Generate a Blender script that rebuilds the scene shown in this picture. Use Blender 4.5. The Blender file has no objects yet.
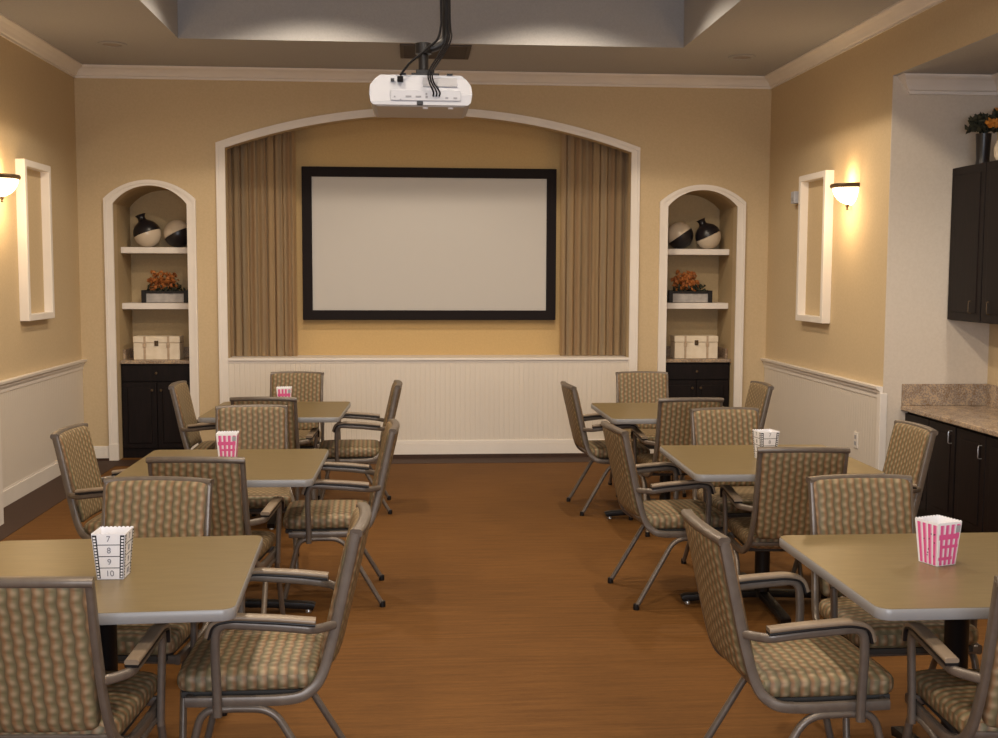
import bpy, bmesh, math, random
from mathutils import Vector, Matrix
random.seed(7)
PI = math.pi
col = bpy.context.scene.collection
sc = bpy.context.scene

# ------------------------------------------------------------------ materials
def new_mat(name, rgb, rough=.6, metal=0., spec=.5):
    m = bpy.data.materials.new(name); m.use_nodes = True
    b = m.node_tree.nodes['Principled BSDF']
    b.inputs['Base Color'].default_value = (*rgb, 1)
    b.inputs['Roughness'].default_value = rough
    b.inputs['Metallic'].default_value = metal
    b.inputs['Specular IOR Level'].default_value = spec
    return m
def N(m, t, **kw):
    n = m.node_tree.nodes.new(t)
    for k, v in kw.items(): setattr(n, k, v)
    return n
def L(m, a, b): m.node_tree.links.new(a, b)
def bsdf(m): return m.node_tree.nodes['Principled BSDF']
def math_n(m, op, a, b=None, c=None):
    n = N(m, 'ShaderNodeMath', operation=op)
    for i, v in enumerate((a, b, c)):
        if v is None: continue
        if isinstance(v, (int, float)): n.inputs[i].default_value = v
        else: L(m, v, n.inputs[i])
    return n.outputs[0]
def noisy(name, rgb, rgb2, scale=4., rough=.6, stretch=(1, 1, 1), detail=4., bump=0., metal=0., spec=.5, lo=.35, hi=.65):
    m = new_mat(name, rgb, rough, metal, spec)
    tc = N(m, 'ShaderNodeTexCoord'); mp = N(m, 'ShaderNodeMapping')
    mp.inputs['Scale'].default_value = stretch
    nz = N(m, 'ShaderNodeTexNoise'); nz.inputs['Scale'].default_value = scale; nz.inputs['Detail'].default_value = detail
    cr = N(m, 'ShaderNodeValToRGB')
    cr.color_ramp.elements[0].color = (*rgb, 1); cr.color_ramp.elements[0].position = lo
    cr.color_ramp.elements[1].color = (*rgb2, 1); cr.color_ramp.elements[1].position = hi
    L(m, tc.outputs['Object'], mp.inputs[0]); L(m, mp.outputs[0], nz.inputs['Vector'])
    L(m, nz.outputs['Fac'], cr.inputs[0]); L(m, cr.outputs[0], bsdf(m).inputs['Base Color'])
    if bump:
        bp = N(m, 'ShaderNodeBump'); bp.inputs['Strength'].default_value = bump; bp.inputs['Distance'].default_value = .004
        L(m, nz.outputs['Fac'], bp.inputs['Height']); L(m, bp.outputs[0], bsdf(m).inputs['Normal'])
    return m

M = {}
M['wall'] = noisy('wall_paint', (.54, .42, .262), (.57, .445, .282), 60, .85, bump=.15, spec=.2)
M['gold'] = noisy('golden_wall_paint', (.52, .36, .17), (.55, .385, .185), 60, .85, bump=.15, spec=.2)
M['white'] = noisy('trim_white', (.74, .69, .64), (.77, .72, .67), 5, .45)
M['ceil'] = noisy('ceiling_paint', (.39, .385, .39), (.42, .415, .42), 80, .9, bump=.2, spec=.1)
M['lightwall'] = noisy('pale_wall_paint', (.60, .53, .45), (.63, .56, .48), 60, .85, bump=.15, spec=.2)
M['frame'] = noisy('taupe_metal_paint', (.135, .108, .088), (.160, .131, .107), 30, .38, metal=.35)
M['black'] = new_mat('black_enamel', (.008, .0065, .007), .45, spec=.35)
M['darkwood'] = noisy('espresso_wood', (.004, .002, .002), (.009, .0045, .0045), 6, .5, stretch=(8, 8, 1), spec=.22)
M['pad'] = noisy('tan_arm_pad', (.21, .155, .105), (.25, .19, .135), 12, .38)
M['chrome'] = new_mat('brushed_steel', (.62, .62, .62), .3, .9)
M['bronze'] = new_mat('bronze_metal', (.10, .065, .035), .4, .7)
M['tabletop'] = noisy('tan_laminate', (.148, .104, .044), (.170, .122, .053), 9, .36, stretch=(1, 6, 1), detail=6)
M['edge'] = new_mat('grey_table_edge', (.25, .245, .245), .35)
M['plywood'] = new_mat('seat_underside', (.04, .035, .03), .8)
M['screen'] = new_mat('projection_cloth', (.50, .48, .46), .9, spec=.1)
M['felt'] = new_mat('black_felt', (.012, .009, .010), .85, spec=.2)
M['plastic'] = new_mat('white_plastic', (.44, .45, .50), .45)
M['plasticgrey'] = new_mat('grey_plastic', (.34, .34, .37), .5)
M['plasticunder'] = new_mat('bounce_tinted_plastic', (.46, .43, .40), .5)  # white plastic underside, warm floor bounce put into the colour
M['paper'] = new_mat('white_card', (.84, .83, .86), .55)
M['pink'] = new_mat('magenta_ink', (.72, .10, .30), .6)
M['palepink'] = new_mat('pale_pink_ink', (.80, .42, .58), .6)
M['ink'] = new_mat('black_ink', (.015, .015, .02), .6)
M['greyink'] = new_mat('grey_ink', (.22, .22, .25), .6)
M['cream'] = noisy('cream_paint', (.70, .60, .46), (.78, .69, .56), 14, .55)
M['creamglaze'] = new_mat('cream_glaze', (.62, .52, .40), .22)
M['darkglaze'] = new_mat('black_glaze', (.012, .010, .013), .32)
M['stonegrey'] = noisy('grey_stone', (.34, .32, .31), (.46, .43, .41), 20, .7)
M['rustleaf'] = noisy('rust_leaves', (.30, .085, .018), (.50, .18, .04), 25, .7)
M['darkleaf'] = noisy('dark_leaves', (.015, .018, .012), (.05, .05, .025), 25, .7)
M['orangeflower'] = noisy('orange_petals', (.50, .17, .02), (.65, .27, .04), 30, .6)
M['vent'] = new_mat('brown_vent_metal', (.055, .040, .032), .6)
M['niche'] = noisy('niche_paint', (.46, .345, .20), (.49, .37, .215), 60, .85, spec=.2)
M['cable'] = new_mat('black_cable', (.006, .005, .006), .7, spec=.15)
M['border'] = noisy('dark_floor_border', (.034, .013, .006), (.046, .018, .008), 8, .7, stretch=(2, 12, 1))

def granite():
    m = new_mat('speckled_granite', (.3, .2, .12), .25)
    tc = N(m, 'ShaderNodeTexCoord'); v = N(m, 'ShaderNodeTexVoronoi'); v.inputs['Scale'].default_value = 90
    nz = N(m, 'ShaderNodeTexNoise'); nz.inputs['Scale'].default_value = 14; nz.inputs['Detail'].default_value = 8
    cr = N(m, 'ShaderNodeValToRGB'); e = cr.color_ramp.elements
    e[0].color = (.10, .065, .045, 1); e[0].position = .2
    e[1].color = (.46, .33, .21, 1); e[1].position = .8
    k = e.new(.45); k.color = (.29, .185, .105, 1); k = e.new(.6); k.color = (.26, .22, .19, 1)
    a = math_n(m, 'MULTIPLY', v.outputs['Distance'], .6); s = math_n(m, 'ADD', a, nz.outputs['Fac']); s = math_n(m, 'SUBTRACT', s, .18)
    L(m, tc.outputs['Object'], v.inputs['Vector']); L(m, tc.outputs['Object'], nz.inputs['Vector'])
    L(m, s, cr.inputs[0]); L(m, cr.outputs[0], bsdf(m).inputs['Base Color']); return m
M['granite'] = granite()

def floor_mat():
    m = new_mat('woven_orange_brown_floor', (.3, .12, .03), .7, spec=.15)
    tc = N(m, 'ShaderNodeTexCoord')
    def nz(scale, st, det=4):
        mp = N(m, 'ShaderNodeMapping'); mp.inputs['Scale'].default_value = st
        n = N(m, 'ShaderNodeTexNoise'); n.inputs['Scale'].default_value = scale; n.inputs['Detail'].default_value = det
        L(m, tc.outputs['Object'], mp.inputs[0]); L(m, mp.outputs[0], n.inputs['Vector']); return n.outputs['Fac']
    a = nz(3, (1, 14, 1)); b = nz(26, (1, 7, 1)); c = nz(.9, (1, 1, 1), 2)
    s = math_n(m, 'ADD', math_n(m, 'MULTIPLY', a, .5), math_n(m, 'MULTIPLY', b, .3))
    s = math_n(m, 'ADD', s, math_n(m, 'MULTIPLY', c, .25))
    cr = N(m, 'ShaderNodeValToRGB'); e = cr.color_ramp.elements
    e[0].position = .4; e[0].color = (.106, .045, .0105, 1); e[1].position = .66; e[1].color = (.162, .071, .0180, 1)
    L(m, s, cr.inputs[0]); L(m, cr.outputs[0], bsdf(m).inputs['Base Color'])
    bp = N(m, 'ShaderNodeBump'); bp.inputs['Strength'].default_value = .2; bp.inputs['Distance'].default_value = .003
    L(m, b, bp.inputs['Height']); L(m, bp.outputs[0], bsdf(m).inputs['Normal']); return m
M['floor'] = floor_mat()

def beadboard(axis):
    m = new_mat('beadboard_' + 'xy'[axis], (.68, .62, .55), .5)
    tc = N(m, 'ShaderNodeTexCoord'); sp = N(m, 'ShaderNodeSeparateXYZ'); L(m, tc.outputs['Object'], sp.inputs[0])
    f = math_n(m, 'FRACT', math_n(m, 'MULTIPLY', sp.outputs[axis], 1 / .045))
    d = math_n(m, 'ABSOLUTE', math_n(m, 'SUBTRACT', f, .5))
    g = math_n(m, 'SMOOTH_MIN', math_n(m, 'MULTIPLY', d, 6), 1., .3)
    bp = N(m, 'ShaderNodeBump'); bp.inputs['Strength'].default_value = .55; bp.inputs['Distance'].default_value = .004
    L(m, g, bp.inputs['Height']); L(m, bp.outputs[0], bsdf(m).inputs['Normal']); return m
M['beadx'] = beadboard(0); M['beady'] = beadboard(1)

def fabric():
    """wavy rust / olive / tan stripes broken into woven beads; works on the UV map, in metres"""
    m = new_mat('striped_bead_weave', (.3, .2, .1), .55, spec=.35)
    uv = N(m, 'ShaderNodeTexCoord'); sp = N(m, 'ShaderNodeSeparateXYZ'); L(m, uv.outputs['UV'], sp.inputs[0])
    u, v = sp.outputs[0], sp.outputs[1]
    wv = math_n(m, 'MULTIPLY', math_n(m, 'SINE', math_n(m, 'MULTIPLY', v, 2 * PI / .068)), .0020)
    c = math_n(m, 'MULTIPLY', math_n(m, 'ADD', u, wv), 1 / .031)
    fr = math_n(m, 'FRACT', c); idx = math_n(m, 'FLOOR', c)
    cr = N(m, 'ShaderNodeValToRGB'); cr.color_ramp.interpolation = 'LINEAR'; e = cr.color_ramp.elements
    e[0].position = 0; e[0].color = (.175, .132, .072, 1)
    e[1].position = 1; e[1].color = (.175, .132, .072, 1)
    for pos_, c_ in ((.12, (.190, .108, .052)), (.32, (.220, .118, .055)), (.45, (.205, .142, .078)), (.62, (.160, .137, .072)), (.85, (.145, .122, .064))):
        q = e.new(pos_); q.color = (*c_, 1)
    L(m, fr, cr.inputs[0])
    su = math_n(m, 'ABSOLUTE', math_n(m, 'SINE', math_n(m, 'MULTIPLY', fr, PI)))
    sv = math_n(m, 'ABSOLUTE', math_n(m, 'SINE', math_n(m, 'ADD', math_n(m, 'MULTIPLY', v, PI / .034), math_n(m, 'MULTIPLY', idx, PI / 2))))
    bead = math_n(m, 'MULTIPLY', math_n(m, 'POWER', su, .8), math_n(m, 'POWER', sv, 1.2))
    mx = N(m, 'ShaderNodeMix', data_type='RGBA', blend_type='MIX')
    L(m, math_n(m, 'MULTIPLY', math_n(m, 'POWER', bead, 2.6), .62), mx.inputs[0]); L(m, cr.outputs[0], mx.inputs[6]); mx.inputs[7].default_value = (.40, .30, .19, 1)
    gap = math_n(m, 'SUBTRACT', 1., math_n(m, 'MULTIPLY', math_n(m, 'POWER', math_n(m, 'SUBTRACT', 1., su), 3.), .4))
    hs = N(m, 'ShaderNodeHueSaturation'); L(m, mx.outputs[2], hs.inputs['Color']); L(m, gap, hs.inputs['Value'])
    L(m, hs.outputs[0], bsdf(m).inputs['Base Color'])
    bp = N(m, 'ShaderNodeBump'); bp.inputs['Strength'].default_value = .35; bp.inputs['Distance'].default_value = .004
    L(m, bead, bp.inputs['Height']); L(m, bp.outputs[0], bsdf(m).inputs['Normal']); return m
M['fabric'] = fabric()

def curtain_mat():
    m = new_mat('striped_curtain_cloth', (.4, .28, .15), .8, spec=.15)
    uv = N(m, 'ShaderNodeTexCoord'); sp = N(m, 'ShaderNodeSeparateXYZ'); L(m, uv.outputs['UV'], sp.inputs[0])
    k = math_n(m, 'FRACT', math_n(m, 'MULTIPLY', sp.outputs[0], 1 / .17))
    cr = N(m, 'ShaderNodeValToRGB'); cr.color_ramp.interpolation = 'B_SPLINE'; e = cr.color_ramp.elements
    cols = [(0, (.52, .37, .21)), (.15, (.55, .40, .24)), (.28, (.42, .32, .21)), (.42, (.46, .29, .155)), (.55, (.55, .40, .24)), (.68, (.42, .34, .24)), (.82, (.55, .39, .225)), (1, (.52, .37, .21))]
    e[0].color = (*cols[0][1], 1); e[1].color = (*cols[-1][1], 1)
    for p, c in cols[1:-1]: q = e.new(p); q.color = (*c, 1)
    L(m, k, cr.inputs[0]); L(m, cr.outputs[0], bsdf(m).inputs['Base Color']); return m
M['curtain'] = curtain_mat()

def glow(name, rgb, s):
    m = new_mat(name, (.9, .8, .6), .4); b = bsdf(m)
    b.inputs['Emission Color'].default_value = (*rgb, 1); b.inputs['Emission Strength'].default_value = s; return m
M['lampglass'] = glow('lit_alabaster_glass', (1, .80, .50), 4.5)

# ------------------------------------------------------------------ mesh helpers
def obj(name, bm, mat, parent=None, smooth=False):
    me = bpy.data.meshes.new(name)
    bmesh.ops.recalc_face_normals(bm, faces=bm.faces[:])
    bm.to_mesh(me); bm.free()
    if isinstance(mat, (list, tuple)):
        for x in mat: me.materials.append(x)
    else: me.materials.append(mat)
    if smooth:
        for p in me.polygons: p.use_smooth = True
        try: me.set_sharp_from_angle(angle=math.radians(40))
        except Exception: pass
    o = bpy.data.objects.new(name, me); col.objects.link(o)
    if parent: o.parent = parent
    return o
def box(bm, x0, y0, z0, x1, y1, z1, bev=0., seg=2, mi=0):
    r = bmesh.ops.create_cube(bm, size=1); vs = r['verts']
    for v in vs:
        v.co = Vector(((x0 + x1) / 2 + v.co.x * (x1 - x0), (y0 + y1) / 2 + v.co.y * (y1 - y0), (z0 + z1) / 2 + v.co.z * (z1 - z0)))
    fs = {f for v in vs for f in v.link_faces}
    for f in fs: f.material_index = mi
    if bev:
        es = list({e for v in vs for e in v.link_edges})
        r = bmesh.ops.bevel(bm, geom=es, offset=bev, segments=seg, affect='EDGES', profile=.5)
        for f in r['faces']: f.material_index = mi
def bx(*a, **k):
    bm = bmesh.new(); box(bm, *a, **k); return bm
def smooth_path(pts, n=6):
    P = [Vector(p) for p in pts]; out = []
    for i in range(len(P) - 1):
        p0 = P[i - 1] if i else P[0] * 2 - P[1]; p1, p2 = P[i], P[i + 1]
        p3 = P[i + 2] if i + 2 < len(P) else P[-1] * 2 - P[-2]
        for k in range(n):
            t = k / n
            out.append(.5 * ((2 * p1) + (p2 - p0) * t + (2 * p0 - 5 * p1 + 4 * p2 - p3) * t * t + (3 * p1 - p0 - 3 * p2 + p3) * t ** 3))
    out.append(P[-1]); return out
def round_path(pts, rad=.05, n=6):
    """polyline whose corners are rounded by quadratic arcs"""
    P = [Vector(p) for p in pts]; out = [P[0]]
    for i in range(1, len(P) - 1):
        a, b = P[i - 1] - P[i], P[i + 1] - P[i]
        r = min(rad, a.length * .48, b.length * .48)
        s, e = P[i] + a.normalized() * r, P[i] + b.normalized() * r
        for k in range(n + 1):
            t = k / n; out.append((1 - t) ** 2 * s + 2 * t * (1 - t) * P[i] + t * t * e)
    out.append(P[-1]); return out
def tube(bm, path, sec, up=(1, 0, 0), mi=0):
    """sweep a closed section [(a,b)...] along a path; a along 'up' axis, b across it"""
    P = [Vector(p) for p in path]; rings = []; upv = Vector(up)
    for i, p in enumerate(P):
        t = (P[min(i + 1, len(P) - 1)] - P[max(i - 1, 0)]).normalized()
        a = (upv - t * upv.dot(t)).normalized(); b = t.cross(a)
        rings.append([bm.verts.new(p + a * s[0] + b * s[1]) for s in sec])
    n = len(sec)
    for i in range(len(rings) - 1):
        for j in range(n):
            f = bm.faces.new((rings[i][j], rings[i][(j + 1) % n], rings[i + 1][(j + 1) % n], rings[i + 1][j])); f.material_index = mi
    for r in (rings[0], rings[-1][::-1]):
        f = bm.faces.new(r[::-1]); f.material_index = mi
def circ(r, n=10, r2=None):
    r2 = r2 or r
    return [(r * math.cos(2 * PI * k / n), r2 * math.sin(2 * PI * k / n)) for k in range(n)]
def rrect(w, h, r, n=3):
    out = []
    for cx, cy, a0 in ((w / 2 - r, h / 2 - r, 0), (-w / 2 + r, h / 2 - r, 90), (-w / 2 + r, -h / 2 + r, 180), (w / 2 - r, -h / 2 + r, 270)):
        for k in range(n + 1):
            a = math.radians(a0 + 90 * k / n); out.append((cx + r * math.cos(a), cy + r * math.sin(a)))
    return out
def prism(bm, poly, axis, a, b, mi=0):
    """poly is a list of 2-D points extruded along axis (0,1,2) from a to b"""
    def mk(p, t):
        if axis == 0: return (t, p[0], p[1])
        if axis == 1: return (p[0], t, p[1])
        return (p[0], p[1], t)
    v0 = [bm.verts.new(mk(p, a)) for p in poly]; v1 = [bm.verts.new(mk(p, b)) for p in poly]
    n = len(poly); fs = [bm.faces.new(v0), bm.faces.new(v1[::-1])]
    for i in range(n): fs.append(bm.faces.new((v0[i], v1[i], v1[(i + 1) % n], v0[(i + 1) % n])))
    for f in fs: f.material_index = mi
def lathe(bm, prof, n=32, arc=(0, 2 * PI), M4=None, split=None):
    full = abs(arc[1] - arc[0] - 2 * PI) < 1e-6; m = n if full else n + 1
    R = []
    for r, z in prof:
        ring = []
        for k in range(m):
            a = arc[0] + (arc[1] - arc[0]) * k / n
            c = Vector((r * math.cos(a), r * math.sin(a), z))
            if M4: c = M4 @ c
            ring.append(bm.verts.new(c))
        R.append(ring)
    for i in range(len(R) - 1):
        for k in range(n):
            k2 = (k + 1) % m
            f = bm.faces.new((R[i][k], R[i][k2], R[i + 1][k2], R[i + 1][k]))
            if split is not None and i >= split: f.material_index = 1
    bmesh.ops.remove_doubles(bm, verts=bm.verts[:], dist=1e-5)
def empty(name, loc=(0, 0, 0), rz=0.):
    o = bpy.data.objects.new(name, None); col.objects.link(o)
    o.location = loc; o.rotation_euler = (0, 0, rz); o.empty_display_size = .1; return o
def tag(o, label, cat, group=None, kind=None):
    o['label'] = label; o['category'] = cat
    if group: o['group'] = group
    if kind: o['kind'] = kind
    return o
def struct(name, bm, mat, smooth=False, parent=None):
    o = obj(name, bm, mat, parent, smooth)
    if not parent: o['kind'] = 'structure'
    return o
def children(o): return [c for c in bpy.data.objects if c.parent == o]
def copy_tree(o, parent=None):
    c = o.copy(); col.objects.link(c)
    if parent: c.parent = parent
    for ch in kids[o.name]: copy_tree(ch, c)
    return c
kids = {}
def index_kids():
    kids.clear()
    for o in bpy.data.objects: kids[o.name] = []
    for o in bpy.data.objects:
        if o.parent: kids[o.parent.name].append(o)

# ------------------------------------------------------------------ room numbers
XL, XR, D, ZC = -2.93, 3.262, 10.372, 3.46
YB = -2.2                      # wall behind the camera
YA = 7.70                      # where the side wall ends and the serving alcove begins
XA = 4.01                      # far side of the serving alcove
ZA = 3.035
TX0, TX1, TY0, TY1, TZ = -1.78, 2.135, -.6, 9.07, 4.15   # raised tray in the ceiling

def arc_pts(x0, x1, zs, rise, n=28, shoulder=0.):
    """points over the top from (x1, zs) to (x0, zs)"""
    w = (x1 - x0) / 2; cx = (x0 + x1) / 2; R = (w * w + rise * rise) / (2 * rise); cz = zs + rise - R
    a = math.asin(w / R); return [(cx + R * math.sin(a - 2 * a * k / n), cz + R * math.cos(a - 2 * a * k / n)) for k in range(n + 1)]
ARCH = (-1.647, 1.978, 2.775, .31)      # inner opening
NL_ = (-2.625, -1.986, 2.280, .160)
NR_ = (2.322, 2.966, 2.295, .150)

# floor
bm = bmesh.new(); box(bm, XL - .3, YB - .3, -.08, XA + .3, D + .8, 0); struct('floor', bm, M['floor'])
bm = bmesh.new()
for r in ((XL, D - .33, 0, XR, D - .001, .003), (XL, YB, 0, XL + .35, D - .33, .003), (XR - .35, YA - .4, 0, XR, D - .33, .003)): box(bm, *r)
struct('trim_1', bm, M['border'])

# walls
out = [(XL - .12, 0), (NL_[0], 0)] + arc_pts(*NL_)[::-1] + [(NL_[1], 0), (ARCH[0], 0)] + arc_pts(*ARCH)[::-1] + [(ARCH[1], 0), (NR_[0], 0)] + arc_pts(*NR_)[::-1] + [(NR_[1], 0), (XR + .12, 0), (XR + .12, ZC), (XL - .12, ZC)]
bm = bmesh.new(); prism(bm, out, 1, D, D + .12); struct('wall_back', bm, M['wall'])
# wide alcove behind the arch
bm = bmesh.new()
ax0, ax1, ay = ARCH[0] - .08, ARCH[1] + .08, D + .36
box(bm, ax0, ay, 0, ax1, ay + .06, 3.3); box(bm, ax0 - .06, D + .12, 0, ax0, ay + .06, 3.3); box(bm, ax1, D + .12, 0, ax1 + .06, ay + .06, 3.3)
box(bm, ax0 - .06, D + .12, 3.24, ax1 + .06, ay + .06, 3.30)
struct('wall_arch_recess', bm, M['gold'])
# niches : barrel-vaulted shells
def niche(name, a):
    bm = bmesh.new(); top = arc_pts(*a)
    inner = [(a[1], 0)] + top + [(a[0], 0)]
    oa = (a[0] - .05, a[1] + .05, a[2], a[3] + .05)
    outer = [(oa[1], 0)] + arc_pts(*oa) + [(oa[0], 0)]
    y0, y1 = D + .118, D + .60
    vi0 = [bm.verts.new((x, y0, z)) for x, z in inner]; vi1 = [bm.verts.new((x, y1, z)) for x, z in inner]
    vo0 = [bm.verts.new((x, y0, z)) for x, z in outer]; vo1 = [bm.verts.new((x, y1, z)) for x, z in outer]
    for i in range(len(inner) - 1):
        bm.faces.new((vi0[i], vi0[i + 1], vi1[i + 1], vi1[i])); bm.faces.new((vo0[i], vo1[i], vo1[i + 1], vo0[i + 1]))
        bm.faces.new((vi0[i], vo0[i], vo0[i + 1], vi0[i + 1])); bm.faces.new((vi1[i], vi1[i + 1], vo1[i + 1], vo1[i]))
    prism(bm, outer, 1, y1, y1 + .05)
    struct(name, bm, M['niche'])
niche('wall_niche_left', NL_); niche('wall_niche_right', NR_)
struct('wall_left', bx(XL - .12, YB, 0, XL, D, ZC), M['wall'])
bm = bmesh.new(); box(bm, XR, YA, 0, XR + .12, D, ZC); box(bm, XR, YB, ZA, XR + .12, YA, ZC); struct('wall_right', bm, M['wall'])
struct('wall_alcove_back', bx(XR + .12, YA, 0, XA + .12, YA + .12, ZC), M['lightwall'])
bm = bmesh.new(); box(bm, XR, YA - .006, 0, XA, YA - .0003, ZA); struct('wall_alcove_end', bm, M['lightwall'])
struct('wall_alcove_right', bx(XA, YB, 0, XA + .12, YA, ZC), M['wall'])
struct('wall_front', bx(XL - .12, YB - .12, 0, XA + .12, YB, ZC), M['wall'])
bm = bmesh.new()
for a_ in ((-1.4, .92, 1.8, .98), (-1.4, 2.52, 1.8, 2.58), (-1.4, .98, -1.34, 2.52), (1.74, .98, 1.8, 2.52), (.17, .98, .23, 2.52)): box(bm, a_[0], YB, a_[1], a_[2], YB + .07, a_[3])
added_win = struct('added_window_1', bm, M['white'])  # unseen window frame and pane, added to give the cool fill a source
struct('added_window_pane', bx(-1.34, YB + .01, .98, 1.74, YB + .018, 2.52), new_mat('added_window_glass', (.75, .8, .85), .1), parent=added_win)
# ceiling with the raised tray
bm = bmesh.new()
box(bm, XL - .12, YB, ZC, TX0, D + .12, ZC + .1); box(bm, TX1, YB, ZC, XR + .12, D + .12, ZC + .1)
box(bm, TX0, TY1, ZC, TX1, D + .12, ZC + .1); box(bm, TX0, YB, ZC, TX1, TY0, ZC + .1)
struct('ceiling', bm, M['ceil'])
bm = bmesh.new()
box(bm, TX0 - .08, TY0 - .08, ZC + .1, TX0, TY1 + .08, TZ); box(bm, TX1, TY0 - .08, ZC + .1, TX1 + .08, TY1 + .08, TZ)
box(bm, TX0, TY1, ZC + .1, TX1, TY1 + .08, TZ); box(bm, TX0, TY0 - .08, ZC + .1, TX1, TY0, TZ)
box(bm, TX0 - .08, TY0 - .08, TZ, TX1 + .08, TY1 + .08, TZ + .08)
struct('ceiling_tray', bm, M['ceil'])
struct('ceiling_alcove', bx(XR + .004, YB, ZA - .004, XA, YA, ZA - .0005), M['ceil'])

# crown mouldings (profile: out from the wall, down from the ceiling)
CP = [(0, 0), (.100, 0), (.100, -.012), (.088, -.022), (.070, -.030), (.045, -.055), (.030, -.078), (.016, -.084), (.016, -.100), (0, -.100)]
bm = bmesh.new(); prism(bm, [(D - a, ZC + b) for a, b in CP], 0, XL, XR); struct('trim_2', bm, M['white'])
bm = bmesh.new(); prism(bm, [(XL + a, ZC + b) for a, b in CP], 1, YB, D); struct('trim_3', bm, M['white'])
bm = bmesh.new(); prism(bm, [(XR - a, ZC + b) for a, b in CP], 1, YB, D); struct('trim_4', bm, M['white'])
bm = bmesh.new(); 
vs_ = [[bm.verts.new((x0_ + (-b * .9 if k_ == 0 else 0), YA - .006 - a * 1.1, ZA + b * 1.25)) for a, b in CP] for k_, x0_ in ((0, XR + .025), (1, XA))]
bm.faces.new(vs_[0]); bm.faces.new(vs_[1][::-1])
for k_ in range(len(CP)): bm.faces.new((vs_[0][k_], vs_[1][k_], vs_[1][(k_ + 1) % len(CP)], vs_[0][(k_ + 1) % len(CP)]))
prism(bm, [(XA - a * 1.1, ZA + b * 1.25) for a, b in CP], 1, YB, YA)
struct('trim_5', bm, M['white'])

# casings of the arch and of the niches
def casing(name, a, w, z0, depth, rise_out):
    bm = bmesh.new()
    def strip(w0, w1, d, r):
        inner = [(a[1] + w0, z0)] + arc_pts(a[0] - w0, a[1] + w0, a[2] + w0 * .3, a[3] + w0 * r) + [(a[0] - w0, z0)]
        outer = [(a[1] + w1, z0)] + arc_pts(a[0] - w1, a[1] + w1, a[2] + w1 * .55, a[3] + w1 * r) + [(a[0] - w1, z0)]
        n = len(inner)
        vi = [[bm.verts.new((x, y, z)) for x, z in inner] for y in (D - d, D - .0005)]
        vo = [[bm.verts.new((x, y, z)) for x, z in outer] for y in (D - d, D - .0005)]
        for i in range(n - 1):
            bm.faces.new((vi[0][i], vi[0][i + 1], vo[0][i + 1], vo[0][i])); bm.faces.new((vi[1][i], vo[1][i], vo[1][i + 1], vi[1][i + 1]))
            bm.faces.new((vi[0][i], vi[1][i], vi[1][i + 1], vi[0][i + 1])); bm.faces.new((vo[0][i], vo[0][i + 1], vo[1][i + 1], vo[1][i]))
        for i in (0, n - 1): bm.faces.new((vi[0][i], vo[0][i], vo[1][i], vi[1][i]))
    strip(0, w * .72, depth * .7, rise_out); strip(w * .72, w, depth, rise_out)
    struct(name, bm, M['white'])
casing('trim_6', ARCH, .078, 0, .03, .30)
casing('trim_7', NL_, .078, .135, .03, .08)
casing('trim_8', NR_, .075, .135, .03, .08)

# bases, wainscots, chair rails
def base_x(bm, x0, x1, y, h): box(bm, x0, y - .016, 0, x1, y, h - .02); box(bm, x0, y - .010, h - .02, x1, y, h, bev=.003)
bm = bmesh.new()
for x0, x1 in ((XL, NL_[0]), (NL_[1], ARCH[0] - .078), (ARCH[1] + .078, NR_[0]), (NR_[1], XR)): base_x(bm, x0, x1, D, .13)
for n_ in (NL_, NR_):
    for xx in (n_[0] - .080, n_[1] - .004): box(bm, xx, D - .034, 0, xx + .084, D, .15, bev=.003)
struct('baseboard_back', bm, M['white'])
bm = bmesh.new(); box(bm, XL, 7.75, 0, XL + .016, D - .02, .116); box(bm, XL, 7.75, .116, XL + .009, D - .02, .132); struct('baseboard_left', bm, M['white'])
bm = bmesh.new(); box(bm, XR - .016, YA, 0, XR, D - .02, .13, bev=.003); struct('baseboard_right', bm, M['white'])
struct('trim_9', bx(XL + .0005, 7.75, .13, XL + .006, D - .001, .86), M['beady'])
struct('trim_10', bx(XR - .006, YA + .001, .13, XR - .0005, D - .001, .86), M['beady'])
RP = [(0, -.085), (.012, -.085), (.014, -.060), (.022, -.045), (.022, -.034), (.030, -.026), (.044, -.018), (.048, 0), (0, 0)]
bm = bmesh.new(); prism(bm, [(XL + a, .907 + b) for a, b in RP], 1, 7.70, D - .001); struct('trim_11', bm, M['white'])
bm = bmesh.new(); prism(bm, [(XR - a, .907 + b) for a, b in RP], 1, YA, D - .001); box(bm, XR - .02, YA - .012, 0, XR + .03, YA + .045, .86, bev=.003); struct('trim_12', bm, M['white'])
bm = bmesh.new(); box(bm, XL, 6.6, 0, XL + .20, 7.765, .87); struct('trim_13', bm, M['white'])
# dwarf wall under the screen: beadboard, base and ledge
struct('trim_14', bx(ARCH[0], D - .004, 0, ARCH[1], D + .03, .90), M['beadx'])
bm = bmesh.new(); box(bm, ARCH[0], D - .022, 0, ARCH[1], D - .004, .125); box(bm, ARCH[0], D - .016, .125, ARCH[1], D - .004, .16, bev=.004); box(bm, ARCH[0], D - .008, .87, ARCH[1], D - .003, .892)
struct('baseboard_arch', bm, M['white'])
bm = bmesh.new(); box(bm, ARCH[0], D - .024, .892, ARCH[1], ay, .915, bev=.004); struct('trim_15', bm, M['white'])
bm = bmesh.new(); box(bm, ARCH[0] - .075, D - .036, 0, ARCH[1] + .075, D - .0221, .034); box(bm, XL, D - .028, 0, NL_[0] - .081, D - .0165, .022); box(bm, NR_[1] + .081, D - .028, 0, XR, D - .0165, .022)
struct('trim_16', bm, M['border'])

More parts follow.
